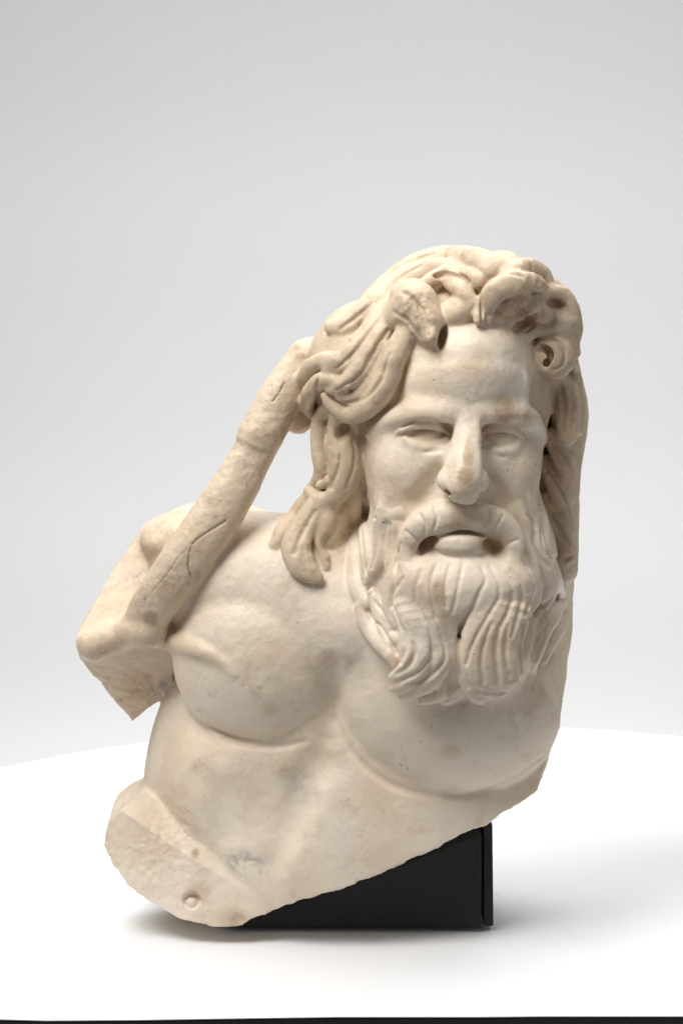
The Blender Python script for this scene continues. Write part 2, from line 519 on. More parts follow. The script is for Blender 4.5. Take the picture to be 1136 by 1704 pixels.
# large right tuft
bl([(824, 948, 26, -52), (830, 974, 42, -32), (832, 1000, 49, -9), (824, 1030, 50), (814, 1070, 49), (816, 1105, 48), (820, 1130, 40), (820, 1146, 22)], ratio=0.45, off=14, k=4, p=2.5)
bl([(778, 1050, 9, -3), (773, 1085, 11), (780, 1120, 14), (792, 1142, 13), (803, 1153, 8)], ratio=0.7, off=22, k=5)
bl([(852, 1070, 10, -3), (850, 1095, 11), (854, 1114, 8), (858, 1124, 5)], ratio=0.8, off=20, k=5)
GR = [[(700, 948, .8), (690, 985, 1.2), (699, 1017, 1.6), (714, 1045, 2), (718, 1086, 3), (708, 1106, 3.5), (691, 1122, 3), (664, 1134, 2)],
      [(726, 938, .8), (716, 970, 1.1), (720, 1010, 1.4), (731, 1048, 2), (740, 1080, 3), (739, 1099, 3.5), (724, 1118, 3.2), (704, 1131, 3), (676, 1142, 2)],
      [(748, 940, .8), (740, 975, 1.1), (742, 1010, 1.2)], [(770, 938, .8), (764, 965, 1.3), (758, 995, 1.5), (752, 1020, 1.3)],
      [(687, 1070, 1.5), (690, 1086, 3), (683, 1103, 3.5), (670, 1116, 3), (657, 1123, 2)],
      [(670, 962, 1.5), (652, 989, 3), (654, 1010, 3.4), (662, 1036, 3.6), (671, 1057, 4), (673, 1082, 4), (666, 1103, 3)],
      [(800, 942, .8), (807, 965, 1.4), (798, 985, 2), (788, 1008, 3), (773, 1029, 4), (764, 1053, 4.4), (762, 1084, 4.6), (767, 1120, 4), (778, 1144, 3)],
      [(814, 940, .8), (828, 966, 1.3), (830, 992, 1.6), (816, 1018, 1.8), (797, 1050, 2.4), (783, 1080, 2.6), (776, 1105, 1.6)],
      [(816, 1040, 1), (804, 1075, 2.4), (800, 1105, 3.2), (804, 1138, 2.6)],
      [(830, 942, .8), (847, 966, 1.5), (852, 992, 2), (843, 1022, 2.4), (828, 1053, 3), (824, 1080, 3.4), (826, 1112, 3.4), (829, 1140, 2.8)],
      [(845, 1040, 1), (840, 1075, 2.6), (842, 1105, 3.2), (848, 1128, 2.6)],
      [(850, 948, 1), (867, 972, 2), (868, 1000, 2.4), (858, 1035, 2.2), (851, 1060, 1.5)]]
for q in GR:
    carve(q, depth=-0.6, k=5)
# right cheek strands
bl([(862, 842, 5, -6), (873, 870, 9), (877, 910, 10), (884, 945, 12), (888, 985, 12), (880, 1020, 11)], ratio=0.7, off=3)
bl([(878, 822, 5, -7), (887, 860, 9), (893, 905, 11), (905, 945, 13), (913, 975, 13), (902, 1005, 11)], ratio=0.7, off=4)
bl([(896, 820, 5, -6), (902, 865, 9), (907, 910, 9), (920, 950, 10), (930, 990, 11), (936, 1020, 9)], ratio=0.8, off=2)
bl([(928, 1000, 10), (914, 1022, 16), (900, 1044, 16), (890, 1074, 14), (880, 1104, 11), (884, 1118, 6)], ratio=0.8, off=6)
bl([(936, 1024, 10), (922, 1050, 12), (908, 1074, 11), (901, 1098, 7)], ratio=0.8, off=6)
bl([(884, 1030, 8), (876, 1065, 11), (871, 1098, 10), (875, 1118, 6)], ratio=0.8, off=0)
ell(882, 1015, 190, 16, 30, 8, k=8, roll=-35, sub=True)
carve([(908, 1052, 2), (898, 1075, 3), (890, 1098, 2)], depth=0, k=4)

for q in ([(600, 880, 1.5), (606, 940, 2.2), (622, 985, 2)], [(622, 850, 1.5), (627, 900, 2.5), (618, 945, 2)], [(650, 872, 1.5), (648, 930, 2.5), (634, 966, 2)],
          [(666, 905, 1.5), (656, 960, 2.5), (652, 1010, 2)], [(610, 1018, 1.5), (638, 1050, 2.5), (658, 1086, 2)], [(622, 1000, 1.5), (640, 1024, 2), (652, 1050, 2)],
          [(875, 856, 1.5), (886, 873, 2.5), (886, 900, 2.5), (896, 926, 2.5), (914, 944, 1.5)], [(896, 841, 1.5), (899, 867, 2.2), (903, 911, 2.5), (920, 932, 1.5)],
          [(871, 936, 2), (887, 960, 3), (887, 981, 3), (875, 1021, 2.5)], [(911, 1038, 1.5), (893, 1063, 3), (888, 1088, 2)], [(870, 1040, 3), (865, 1084, 5), (868, 1116, 3)],
          [(918, 995, 2), (902, 1010, 5), (888, 1022, 4)]):
    carve(q, depth=0, k=5)
# the dark corners of the mouth
for q in ((704, 915, 8, 13, 22), (714, 906, 11, 9, 0), (720, 900, 9, 6, 0), (826, 918, 11, 12, -20), (814, 910, 12, 10, 0)):
    ell(q[0], q[1], 262, q[2], 62, q[3], k=4, roll=q[4], sub=True)

# ------------------------------------------------------------------ hair
nh = [0]


def hl(pts, **kw):
    nh[0] += 1
    key = label('hair_lock%03d' % nh[0], 'hair_lock', 'hair')
    kw.setdefault('k', 6)
    lock(pts, key=key, **kw)


ell(893, 790, -10, 52, 70, 150, k=10, key='hair')
ell(535, 650, 30, 24, 40, 40, k=10, key='hair')
BASE = D.copy()
# crown
hl([(818, 452, 14), (800, 436, 18), (762, 428, 20), (715, 436, 24), (672, 459, 26), (640, 490, 26), (608, 520, 22), (575, 542, 16), (548, 545, 12)], ratio=0.7, off=4)
hl([(840, 446, 10), (812, 430, 12), (778, 423, 12)], ratio=0.8, off=2)
hl([(800, 470, 12), (770, 456, 16), (730, 452, 20), (690, 468, 22), (655, 500, 22), (625, 545, 20), (598, 580, 18), (570, 604, 15), (548, 612, 14)], ratio=0.8, off=8)
hl([(668, 510, 16), (640, 552, 18), (615, 592, 18), (592, 622, 15), (566, 640, 11), (549, 645, 7)], ratio=0.9, off=14)
hl([(688, 535, 14, -8), (664, 592, 19), (652, 628, 20), (634, 660, 19), (606, 680, 17), (578, 680, 14), (556, 666, 10), (546, 652, 6)], ratio=0.9, off=18)
hl([(655, 580, 12), (634, 622, 16), (614, 646, 16), (590, 658, 12), (566, 654, 8)], ratio=0.8, off=12)
hl([(566, 600, 13), (540, 600, 14), (520, 615, 14), (512, 640, 13), (516, 665, 11), (526, 680, 8)], ratio=0.9, off=10)
hl([(560, 630, 11), (540, 632, 14), (525, 650, 14), (522, 672, 12), (530, 690, 7)], ratio=0.9, off=14)
hl([(700, 455, 16), (668, 478, 18), (640, 515, 16), (616, 545, 12), (590, 568, 9)], ratio=0.7, off=8)
# hanging side lock
hl([(548, 672, 14), (534, 705, 15), (532, 745, 14), (536, 785, 13), (524, 808, 10), (512, 815, 6)], ratio=1.0, off=2)
hl([(575, 685, 18), (572, 725, 22), (577, 765, 25), (572, 800, 21), (552, 828, 15), (530, 827, 11), (514, 815, 6)], ratio=0.8, off=10)
hl([(594, 695, 10), (594, 735, 14), (594, 775, 13), (586, 805, 9)], ratio=0.8, off=8)
hl([(560, 690, 9), (552, 740, 10), (556, 780, 9), (545, 802, 7), (532, 808, 5)], ratio=0.9, off=12)
hl([(520, 822, 13), (494, 858, 17), (472, 888, 17), (458, 908, 10)], ratio=0.8, off=2)
hl([(532, 832, 16), (512, 870, 20), (494, 908, 25), (502, 938, 24), (518, 955, 17), (531, 963, 9)], ratio=0.6, off=13)
hl([(548, 838, 16), (538, 870, 19), (534, 900, 13), (540, 928, 8), (543, 945, 5)], ratio=0.7, off=4)
bump(548, 905, 12, 14, 4, rw=20, k=8, sub=True)
hl([(570, 845, 12), (562, 875, 15), (548, 905, 11)], ratio=0.7, off=0)
carve([(524, 850, 2), (502, 890, 3), (490, 920, 2)], depth=-0.5, k=5)
for q in ([(566, 548, 2), (600, 522, 3), (640, 487, 3.5), (662, 464, 3), (700, 442, 2)], [(560, 614, 2), (590, 586, 3), (620, 546, 3.5), (648, 508, 3)],
          [(560, 650, 2), (600, 622, 3), (630, 572, 3.5), (660, 527, 3)], [(648, 590, 1.5), (632, 636, 2.5), (604, 664, 2.5), (572, 670, 2)],
          [(590, 500, 1.5), (625, 470, 2.5), (670, 440, 2.5), (720, 422, 1.5)], [(534, 620, 1.5), (528, 640, 2.5), (530, 665, 1.5)]):
    carve(q, depth=0.3, k=5)
for q in ([(554, 690, 1.5), (566, 760, 2.5), (552, 812, 2)], [(582, 700, 1.5), (590, 760, 2.5), (576, 812, 2)], [(542, 700, 1.5), (544, 760, 2.2), (544, 796, 1.5)]):
    carve(q, depth=0, k=5)
bump(571, 716, 8, 16, -6, rw=14, k=10, roll=25, sub=True)
# broken tufts over the forehead
ell(692, 510, 188, 37, 42, 42, k=6, key=HAIR, roll=-18)
ell(668, 515, 172, 24, 36, 36, k=8, key=HAIR, roll=25)
ell(709, 538, 204, 29, 38, 37, k=12, key=HAIR, roll=-22)
ell(716, 560, 222, 15, 28, 18, k=9, key=HAIR, roll=-12)
ell(678, 482, 168, 28, 30, 17, k=8, key=HAIR, roll=-20)
ell(693, 560, 262, 15, 26, 12, k=8, roll=35, sub=True)
hl([(704, 486, 10), (728, 474, 15), (754, 470, 16), (778, 482, 15), (792, 508, 13), (794, 538, 9)], ratio=1.0, off=20, k=4)
ell(764, 518, 188, 40, 36, 27, k=5, key=HAIR, roll=-32)
hl([(808, 535, 10), (812, 505, 15), (826, 482, 19), (852, 472, 19), (880, 472, 15), (900, 482, 8)], ratio=0.85, off=13, p=2.4)
for q in ((842, 508, 20, 17, 12, 20), (862, 496, 18, 16, 12, -20), (884, 505, 18, 16, 14, 30), (860, 526, 20, 10, 8, 0), (900, 522, 20, 16, 10, 10)):
    bump(q[0], q[1], q[2], q[3], q[4], k=6, key=HAIR, roll=q[5])
hl([(840, 458, 12), (872, 448, 18), (900, 456, 15), (913, 474, 8)], ratio=0.8, off=2)
hl([(916, 482, 9), (936, 492, 13), (950, 517, 13), (955, 550, 12), (949, 580, 9), (943, 598, 6)], ratio=1.0, off=2)
bump(930, 540, 26, 24, 16, k=6, key=HAIR)
hl([(876, 560, 8), (895, 548, 11), (922, 550, 12), (944, 566, 11), (952, 588, 9)], ratio=0.8, off=10)
CURL = label('spiral_curl', None, 'hair')
wc = float(surf(D, [905], [600])[0][0])
ell(918, 594, wc + 14, 37, 24, 37, k=3, key=CURL)
wc = float(surf(D, [906], [596])[0][0])
lock([(888, 596, 2.5), (891, 586, 4), (900, 580, 5.5), (911, 583, 6.5), (915, 593, 7), (909, 602, 7.5)], ratio=2.0, w=[wc, wc - 1, wc - 3, wc - 6, wc - 10, wc - 12], k=3, sub=True)
carve([(884, 573, 1.5), (902, 563, 3), (924, 567, 3), (938, 584, 3), (935, 606, 2.5), (918, 616, 1.5)], depth=0.3, k=4)
# dark holes between the tufts
ell(737, 562, 235, 7, 50, 21, k=4, roll=14, sub=True)
bump(870, 541, 20, 9, 26, rw=36, k=5, roll=-28, sub=True)
bump(926, 506, 16, 8, 22, rw=30, k=5, roll=15, sub=True)
carve([(712, 464, 3), (740, 456, 5.5), (770, 462, 6), (796, 478, 3.5)], depth=5, k=5)
carve([(800, 540, 2), (801, 515, 3), (800, 490, 2)], depth=1, k=4)
# right braid
lock([(908, 640, 5), (910, 700, 6), (914, 760, 6), (922, 830, 5)], ratio=6, w=[75, 75, 70, 60], k=5, sub=True)
hl([(924, 625, 15), (940, 650, 19), (944, 690, 21), (942, 725, 17)], ratio=0.9, off=8, k=8)
hl([(951, 600, 8), (957, 640, 10), (961, 680, 11), (958, 715, 10)], ratio=1.0, off=4)
hl([(918, 720, 15), (934, 755, 17), (945, 795, 13), (948, 830, 8)], ratio=0.7, off=8, k=8)
hl([(910, 765, 14), (926, 805, 17), (938, 845, 14), (945, 885, 9)], ratio=0.7, off=8, k=8)
hl([(912, 825, 14), (924, 865, 18), (938, 905, 16), (946, 930, 10)], ratio=0.7, off=8, k=8)

for q in ([(910, 735, 2), (935, 760, 4), (953, 790, 2)], [(908, 782, 2), (928, 815, 4), (946, 850, 2)], [(910, 848, 2), (928, 880, 4), (944, 905, 2)],
          [(916, 926, 3), (934, 933, 4), (950, 926, 3)], [(930, 640, 2), (938, 680, 3), (934, 715, 2)], [(950, 640, 2), (954, 680, 2.5), (951, 712, 2)]):
    carve(q, depth=0, k=6)
for q in ([(668, 486, 2), (690, 500, 3), (705, 526, 3), (713, 556, 2)], [(654, 520, 2), (678, 536, 3), (698, 562, 2)], [(838, 500, 2), (856, 494, 3), (872, 508, 3), (886, 500, 2)],
          [(858, 512, 2), (868, 522, 3), (884, 528, 2)], [(810, 470, 2), (838, 455, 3), (868, 460, 2)]):
    carve(q, depth=0, k=6)

# ------------------------------------------------------------------ strut from shoulder to head
lock([(548, 585, 24), (510, 594, 29), (484, 632, 33), (457, 682, 38), (430, 738, 34), (398, 797, 37), (362, 857, 41), (322, 915, 42), (284, 968, 40), (248, 1022, 36), (232, 1044, 32)],
     ratio=0.9, w=[30, 45, 55, 62, 70, 78, 86, 92, 88, 66, 40], k=8, key=STRUT, p=2.3)
lock([(470, 655, 30), (430, 728, 35), (420, 748, 26)], ratio=0.9, w=[60, 74, 76], k=6, key=STRUT)
ell(500, 690, 20, 26, 30, 34, k=10, key=STRUT, roll=20)
ell(350, 905, -25, 90, 80, 58, k=40, key='body', roll=-20)
ell(264, 896, -34, 30, 70, 28, k=22, key=ARM, roll=-30)
ell(300, 880, -30, 38, 70, 26, k=24, key=ARM, roll=-25)
carve([(474, 636), (464, 654), (454, 668)], r=1.8, depth=-.3, k=1)
carve([(376, 867), (348, 884), (325, 900), (316, 916), (313, 938), (318, 962)], r=1.6, depth=-.4, k=1)
carve([(318, 908), (298, 926), (282, 950), (252, 986)], r=1.1, depth=-.5, k=1)
# band of the skin over the arm
BAND = label('skin_band', None, 'body')
lock([(150, 1078, 24), (182, 1062, 26), (220, 1056, 22), (262, 1058, 19), (300, 1072, 15), (335, 1084, 10), (365, 1100, 6, -4), (390, 1122, 3, -6)], ratio=0.7, off=3, k=14, key=BAND, on=D)
# dowel
wd = float(surf(D, [320], [1500])[0][0])
ell(318, 1499, wd + 2, 17, 16, 15, k=3, sub=True)
DOW = label('dowel', None, 'body')
ell(320, 1502, wd - 12, 12, 11, 11, k=1.5, key=DOW)
# ------------------------------------------------------------------ weathering of the surface
idx = np.nonzero(np.abs(D.ravel()) < 2.5 * H)[0]
ix, rem = np.divmod(idx, NY * NZ)
iy, iz = np.divmod(rem, NZ)
pp = ORG + H * np.stack([ix, iy, iz], 1)
Df = D.ravel()
Lf = L.ravel()[idx]
hairy = np.isin(Lf, [i for i, k_ in enumerate(PARTS) if k_.startswith('hair') or k_ in ('strut', 'spiral_curl', 'skin_band', 'arm_stump', 'broken_ledge')])
amp = np.where(hairy, 1.0, 0.6)
edge = np.clip(1 - np.abs(O2[ix, iz]) / 9, 0, 1) * (pp[:, 2] < 900)
prop = np.isin(Lf, [PARTS.index('strut'), PARTS.index('arm_stump')])
Df[idx] += ((1.1 * edge + 0.3 * prop) * vnoise(pp, 9.0, 21) + (0.9 * edge + 0.25 * prop) * vnoise(pp, 4.5, 22)).astype(np.float32)
for px, py, r, am in ((685, 520, 42, 2.2), (868, 508, 45, 2.0), (872, 702, 26, 1.2), (900, 545, 40, 1.2), (940, 690, 40, 1.0), (745, 985, 20, .8), (320, 1500, 60, .8), (200, 1400, 60, 1.0), (880, 452, 34, 1.2), (300, 1400, 70, 1.3), (240, 1450, 70, 1.0), (220, 1150, 60, 1.2)):
    c_ = A(px, py, surf(D, [px], [py])[0][0])
    f_ = np.clip(1.3 - np.linalg.norm(pp - c_, axis=1) / r, 0, 1)
    h_ = np.nonzero(f_)[0]
    Df[idx[h_]] += (am * f_[h_] * (vnoise(pp[h_], 11.0, 31) + .6 * vnoise(pp[h_], 5.0, 32))).astype(np.float32)
Df[idx] += (1.3 * amp * vnoise(pp, 34.0, 10) + 0.6 * amp * vnoise(pp, 15.0, 11) + 0.35 * amp * vnoise(pp, 7.0, 12)).astype(np.float32)
for a in (0, -1):
    D[a], D[:, a], D[:, :, a] = FAR, FAR, FAR

# ------------------------------------------------------------------ surface nets
S = D < 0
c8 = [S[i:NX - 1 + i, j:NY - 1 + j, k:NZ - 1 + k] for i in (0, 1) for j in (0, 1) for k in (0, 1)]
al = c8[0].copy()
an = c8[0].copy()
for c in c8[1:]:
    al &= c
    an |= c
act = an & ~al
del al, an, c8
vi = np.full(act.shape, -1, np.int32)
ci = np.argwhere(act)
vi[act] = np.arange(len(ci), dtype=np.int32)
del act
acc = np.zeros((len(ci), 3), np.float32)
cnt = np.zeros(len(ci), np.float32)
off8 = [(i, j, k) for i in (0, 1) for j in (0, 1) for k in (0, 1)]
val = {o: D[ci[:, 0] + o[0], ci[:, 1] + o[1], ci[:, 2] + o[2]] for o in off8}
for o in off8:
    for ax in range(3):
        if o[ax] == 0:
            q = list(o)
            q[ax] = 1
            va, vb = val[o], val[tuple(q)]
            m = (va < 0) != (vb < 0)
            t = np.where(m, va / np.where(m, va - vb, 1), 0)
            for a in range(3):
                acc[:, a] += np.where(m, o[a] + (t if a == ax else 0), 0)
            cnt += m
VERT = (ORG + H * (ci + acc / cnt[:, None])).astype(np.float32)
quads, qlab = [], []
for ax in range(3):
    u, v = (ax + 1) % 3, (ax + 2) % 3
    sa = [slice(1, -1)] * 3
    sb = [slice(1, -1)] * 3
    sa[ax] = slice(0, -1)
    sb[ax] = slice(1, None)
    Aa, Bb = S[tuple(sa)], S[tuple(sb)]
    e = np.argwhere(Aa != Bb)
    flip = Aa[tuple(e.T)]
    g0 = e + 1
    g0[:, ax] = e[:, ax]

    def cell(du, dv):
        c = g0.copy()
        c[:, u] -= du
        c[:, v] -= dv
        return vi[tuple(c.T)]
    q = np.stack([cell(1, 1), cell(0, 1), cell(0, 0), cell(1, 0)], 1)
    q = np.where(flip[:, None], q, q[:, ::-1])
    ins = g0.copy()
    ins[:, ax] += np.where(flip, 0, 1)
    quads.append(q)
    qlab.append(L[tuple(ins.T)])
QUAD = np.vstack(quads)
QLAB = np.concatenate(qlab)
del vi
ok = (QUAD >= 0).all(1)
QUAD, QLAB = QUAD[ok], QLAB[ok]
# smooth normals of the whole carving, kept where it is split into parts
v0, v1, v2, v3 = (VERT[QUAD[:, i]] for i in range(4))
fn = np.cross(v2 - v0, v3 - v1)
NRM = np.zeros_like(VERT)
for i in range(4):
    for a in range(3):
        NRM[:, a] += np.bincount(QUAD[:, i], weights=fn[:, a], minlength=len(VERT)).astype(np.float32)
NRM /= np.linalg.norm(NRM, axis=1, keepdims=True) + 1e-9

# ------------------------------------------------------------------ patina (R brown crust, G grey vein, B dark pitting)
STAIN = np.zeros((len(VERT), 4), np.float32)
STAIN[:, 3] = 1
VX, VY = project(VERT.astype(float))
vlab = L[tuple(np.clip(np.rint((VERT - ORG) / H).astype(int), 0, [NX - 1, NY - 1, NZ - 1]).T)]
STAIN[:, 0] = np.isin(vlab, [i for i, k_ in enumerate(PARTS) if k_.startswith('hair') or k_ == 'spiral_curl']) * .42
STAIN[:, 0] += np.isin(vlab, [i for i, k_ in enumerate(PARTS) if k_ in ('strut', 'skin_band', 'arm_stump')]) * .33
deg = np.bincount(QUAD.ravel(), minlength=len(VERT)) + 1e-6
for _ in range(6):
    STAIN[:, 0] = np.bincount(QUAD.ravel(), weights=np.repeat(STAIN[QUAD, 0].mean(1), 4), minlength=len(VERT)) / deg


def stain(px, py, r, amount, ch, rx=None, w=None):
    c = A(px, py, surf(D, [px], [py])[0][0] if w is None else w)
    d = np.sqrt(((VERT[:, 0] - c[0]) / (rx or r)) ** 2 + ((VERT[:, 1] - c[1]) / (1.3 * r + 15)) ** 2 + ((VERT[:, 2] - c[2]) / r) ** 2)
    f = np.clip(1.25 * (1 - d), 0, 1)
    f = f * f * (3 - 2 * f)
    STAIN[:, ch] = np.maximum(STAIN[:, ch], amount * f)

for a in ((780, 765, 44, .75, 0, 16), (776, 795, 34, .75, 0, 24), (762, 780, 30, .3, 0, 20), (705, 735, 24, .3, 0, 34), (735, 600, 30, .3, 0, 30), (800, 590, 24, .35, 0, 30), (715, 665, 24, .25, 0, 40), (838, 680, 32, .75, 0, 30), (875, 700, 24, .35, 0, 24), (783, 610, 26, .35, 0, 40),
          (728, 985, 30, .65, 0, 18), (738, 1035, 34, .4, 0, 16), (752, 1150, 24, .9, 0, 14), (515, 912, 16, .9, 0, 9),
          (700, 515, 60, .55, 0, 55), (760, 500, 50, .5, 0, 50), (860, 500, 60, .75, 0, 60), (915, 580, 60, .7, 0, 50), (940, 680, 90, .7, 0, 40),
          (930, 780, 90, .75, 0, 40), (935, 880, 80, .7, 0, 40), (650, 640, 60, .4, 0, 40), (590, 640, 60, .25, 0, 60), (250, 1030, 26, .9, 0, 22),
          (230, 1140, 70, .6, 0, 60), (180, 1085, 60, .4, 0, 60), (470, 690, 60, .45, 0, 30), (440, 760, 80, .35, 0, 30), (330, 905, 40, .5, 0, 30), (420, 730, 60, .4, 0, 40), (350, 830, 60, .4, 0, 40), (280, 990, 50, .5, 0, 40),
          (450, 1180, 20, .3, 0, 20), (700, 840, 40, .2, 0, 40), (765, 865, 30, .5, 0, 30), (385, 1530, 30, .5, 0, 40), (325, 1276, 14, .25, 0, 8),
          (480, 1282, 26, .35, 0, 30), (325, 1420, 12, .6, 0, 10), (750, 1250, 22, .3, 0, 30), (330, 1485, 30, .4, 0, 30), (550, 850, 40, .4, 0, 30),
          (412, 1440, 42, .8, 1, 52), (395, 1434, 24, .8, 1, 36), (235, 965, 30, .6, 1, 22), (935, 530, 20, .9, 1, 24), (270, 1140, 20, .7, 1, 14), (300, 1500, 18, .3, 1, 20),
          (490, 1290, 50, .35, 1, 50), (715, 1060, 50, .25, 1, 40), (780, 690, 30, .3, 1, 20), (905, 1265, 40, .7, 2, 16), (928, 1170, 40, .6, 2, 10),
          (475, 700, 40, .8, 2, 20), (455, 660, 30, .6, 2, 20), (260, 1160, 26, .6, 2, 20), (600, 760, 60, .6, 2, 14), (440, 740, 60, .5, 2, 24), (400, 800, 60, .5, 2, 20), (370, 1525, 40, .4, 2, 60), (600, 1000, 60, .4, 2, 20), (690, 1060, 50, .4, 2, 20), (945, 720, 40, .4, 2, 24), (935, 500, 20, .6, 2, 24)):
    stain(*a)


def stain_line(pts, r, amount, ch):
    S_ = spline(np.array([(a, b, 0) for a, b in pts], float), 1.0)
    ws = smooth(surf(D, S_[:, 0], S_[:, 1])[0], 6)
    near = np.nonzero((VX > S_[:, 0].min() - 9) & (VX < S_[:, 0].max() + 9) & (VY > S_[:, 1].min() - 9) & (VY < S_[:, 1].max() + 9))[0]
    d = np.full(len(near), 1e3)
    for q, w0 in zip(S_, ws):
        d = np.minimum(d, np.hypot(VX[near] - q[0], VY[near] - q[1]) + (np.abs(VERT[near, 1] + w0) > 14) * 99)
    f = np.clip(1.5 - d / r, 0, 1)
    if ch == 3:
        STAIN[near, 3] = np.minimum(STAIN[near, 3], 1 - amount * f)
    else:
        STAIN[near, ch] = np.maximum(STAIN[near, ch], amount * f)


for q in ([(474, 636), (464, 654), (454, 668)], [(376, 867), (348, 884), (325, 900), (316, 916), (313, 938), (318, 962)], [(318, 908), (298, 926), (282, 950), (252, 986)]):
    stain_line(q, 1.3, .75 if len(q) != 4 else .4, 3)
# ------------------------------------------------------------------ materials
def nodes(name):
    m = bpy.data.materials.new(name)
    m.use_nodes = True
    t = m.node_tree
    b = t.nodes['Principled BSDF']

    def N(kind, **kw):
        n = t.nodes.new(kind)
        for k, v in kw.items():
            if k in n.inputs:
                n.inputs[k].default_value = v
            else:
                setattr(n, k, v)
        return n
    return m, t, b, N


def ramp(n, *stops):
    r = n.color_ramp
    while len(r.elements) > 1:
        r.elements.remove(r.elements[-1])
    for i, (p, c) in enumerate(stops):
        e = r.elements[0] if i == 0 else r.elements.new(p)
        e.position = p
        e.color = c if len(c) == 4 else (*c, 1)


def mix(t, N, fac, a, b, kind='MIX'):
    n = N('ShaderNodeMix', data_type='RGBA', blend_type=kind)
    for s, v in ((n.inputs[0], fac), (n.inputs[6], a), (n.inputs[7], b)):
        if hasattr(v, 'is_linked'):
            t.links.new(v, s)
        elif isinstance(v, (int, float)):
            s.default_value = v
        else:
            s.default_value = (*v, 1)
    return n.outputs[2]


def math_n(t, N, op, a, b=0.0, c=False):
    n = N('ShaderNodeMath', operation=op, use_clamp=c)
    for i, v in enumerate((a, b)):
        if hasattr(v, 'is_linked'):
            t.links.new(v, n.inputs[i])
        else:
            n.inputs[i].default_value = v
    return n.outputs[0]


def marble():
    m, t, b, N = nodes('marble')
    tc = N('ShaderNodeTexCoord').outputs['Object']

    def noise(scale, detail=4.0, rough=0.55, dist=0.0):
        n = N('ShaderNodeTexNoise', Scale=scale, Detail=detail, Roughness=rough, Distortion=dist)
        t.links.new(tc, n.inputs['Vector'])
        return n.outputs['Fac']

    def band(v, lo, hi):
        n = N('ShaderNodeMapRange', interpolation_type='SMOOTHSTEP')
        t.links.new(v, n.inputs[0])
        n.inputs[1].default_value = lo
        n.inputs[2].default_value = hi
        return n.outputs[0]
    at = N('ShaderNodeAttribute', attribute_name='patina')
    sep = N('ShaderNodeSeparateColor')
    t.links.new(at.outputs['Color'], sep.inputs[0])
    R, G, B = sep.outputs
    c = mix(t, N, band(noise(14, 5, .6), .35, .68), (.82, .722, .595), (.735, .605, .46))
    c = mix(t, N, math_n(t, N, 'MULTIPLY', band(noise(33, 6, .65, .4), .53, .74), .7), c, (.66, .485, .35))
    c = mix(t, N, math_n(t, N, 'MULTIPLY', band(noise(9, 3, .5), .5, .75), .4), c, (.69, .655, .60))
    # fine grey veins
    c = mix(t, N, math_n(t, N, 'MULTIPLY', band(noise(60, 6, .7, .6), .58, .75), .5), c, (.50, .45, .39))
    c = mix(t, N, math_n(t, N, 'MULTIPLY', R, 2.0, True), c, (.615, .485, .345))
    fl = math_n(t, N, 'MULTIPLY', band(noise(210, 4, .6), .60, .70), band(noise(16, 3, .6), .42, .62))
    c = mix(t, N, math_n(t, N, 'MULTIPLY', fl, .45), c, (.45, .33, .23))
    # crust
    br = math_n(t, N, 'MULTIPLY', band(math_n(t, N, 'ADD', R, math_n(t, N, 'MULTIPLY', math_n(t, N, 'SUBTRACT', noise(44, 8, .74), .5), 2.6)), .38, 1.0), .9)
    c = mix(t, N, br, c, (.43, .315, .225))
    gr = math_n(t, N, 'MULTIPLY', G, band(noise(60, 6, .75, .5), .40, .60))
    c = mix(t, N, gr, c, (.33, .325, .305))
    # dark filling of the cracks (kept in the alpha channel)
    c = mix(t, N, math_n(t, N, 'SUBTRACT', 1.0, at.outputs['Alpha']), c, (.20, .15, .11))
    # specks and pits
    vo = N('ShaderNodeTexVoronoi', Scale=150.0, Randomness=1.0)
    nz = N('ShaderNodeTexNoise', Scale=300.0, Detail=2.0)
    t.links.new(tc, nz.inputs['Vector'])
    vm = N('ShaderNodeVectorMath', operation='MULTIPLY_ADD')
    t.links.new(nz.outputs['Color'], vm.inputs[0])
    vm.inputs[1].default_value = (.003, .003, .003)
    t.links.new(tc, vm.inputs[2])
    t.links.new(vm.outputs[0], vo.inputs['Vector'])
    sp = band(vo.outputs['Distance'], .20, .08)
    n1 = noise(22, 2, .5)
    rare = band(n1, .60, .72)
    dense = math_n(t, N, 'MULTIPLY', B, band(noise(40, 3), .45, .6))
    pit = math_n(t, N, 'MULTIPLY', sp, math_n(t, N, 'ADD', math_n(t, N, 'MULTIPLY', rare, .75), dense, True))
    c = mix(t, N, pit, c, (.13, .10, .075))
    t.links.new(c, b.inputs['Base Color'])
    ro = N('ShaderNodeMapRange')
    t.links.new(noise(30), ro.inputs[0])
    ro.inputs[3].default_value = .36
    ro.inputs[4].default_value = .56
    t.links.new(ro.outputs[0], b.inputs['Roughness'])
    b.inputs['Specular IOR Level'].default_value = .4
    hgt = math_n(t, N, 'ADD', math_n(t, N, 'MULTIPLY', noise(120, 6, .7), 1.0), math_n(t, N, 'MULTIPLY', noise(40, 4), 1.2))
    hgt = math_n(t, N, 'SUBTRACT', hgt, math_n(t, N, 'MULTIPLY', pit, .8))
    hgt = math_n(t, N, 'SUBTRACT', hgt, math_n(t, N, 'MULTIPLY', br, .5))
    bp = N('ShaderNodeBump', Strength=.6, Distance=.0014)
    t.links.new(hgt, bp.inputs['Height'])
    t.links.new(bp.outputs[0], b.inputs['Normal'])
    return m


MARBLE = marble()


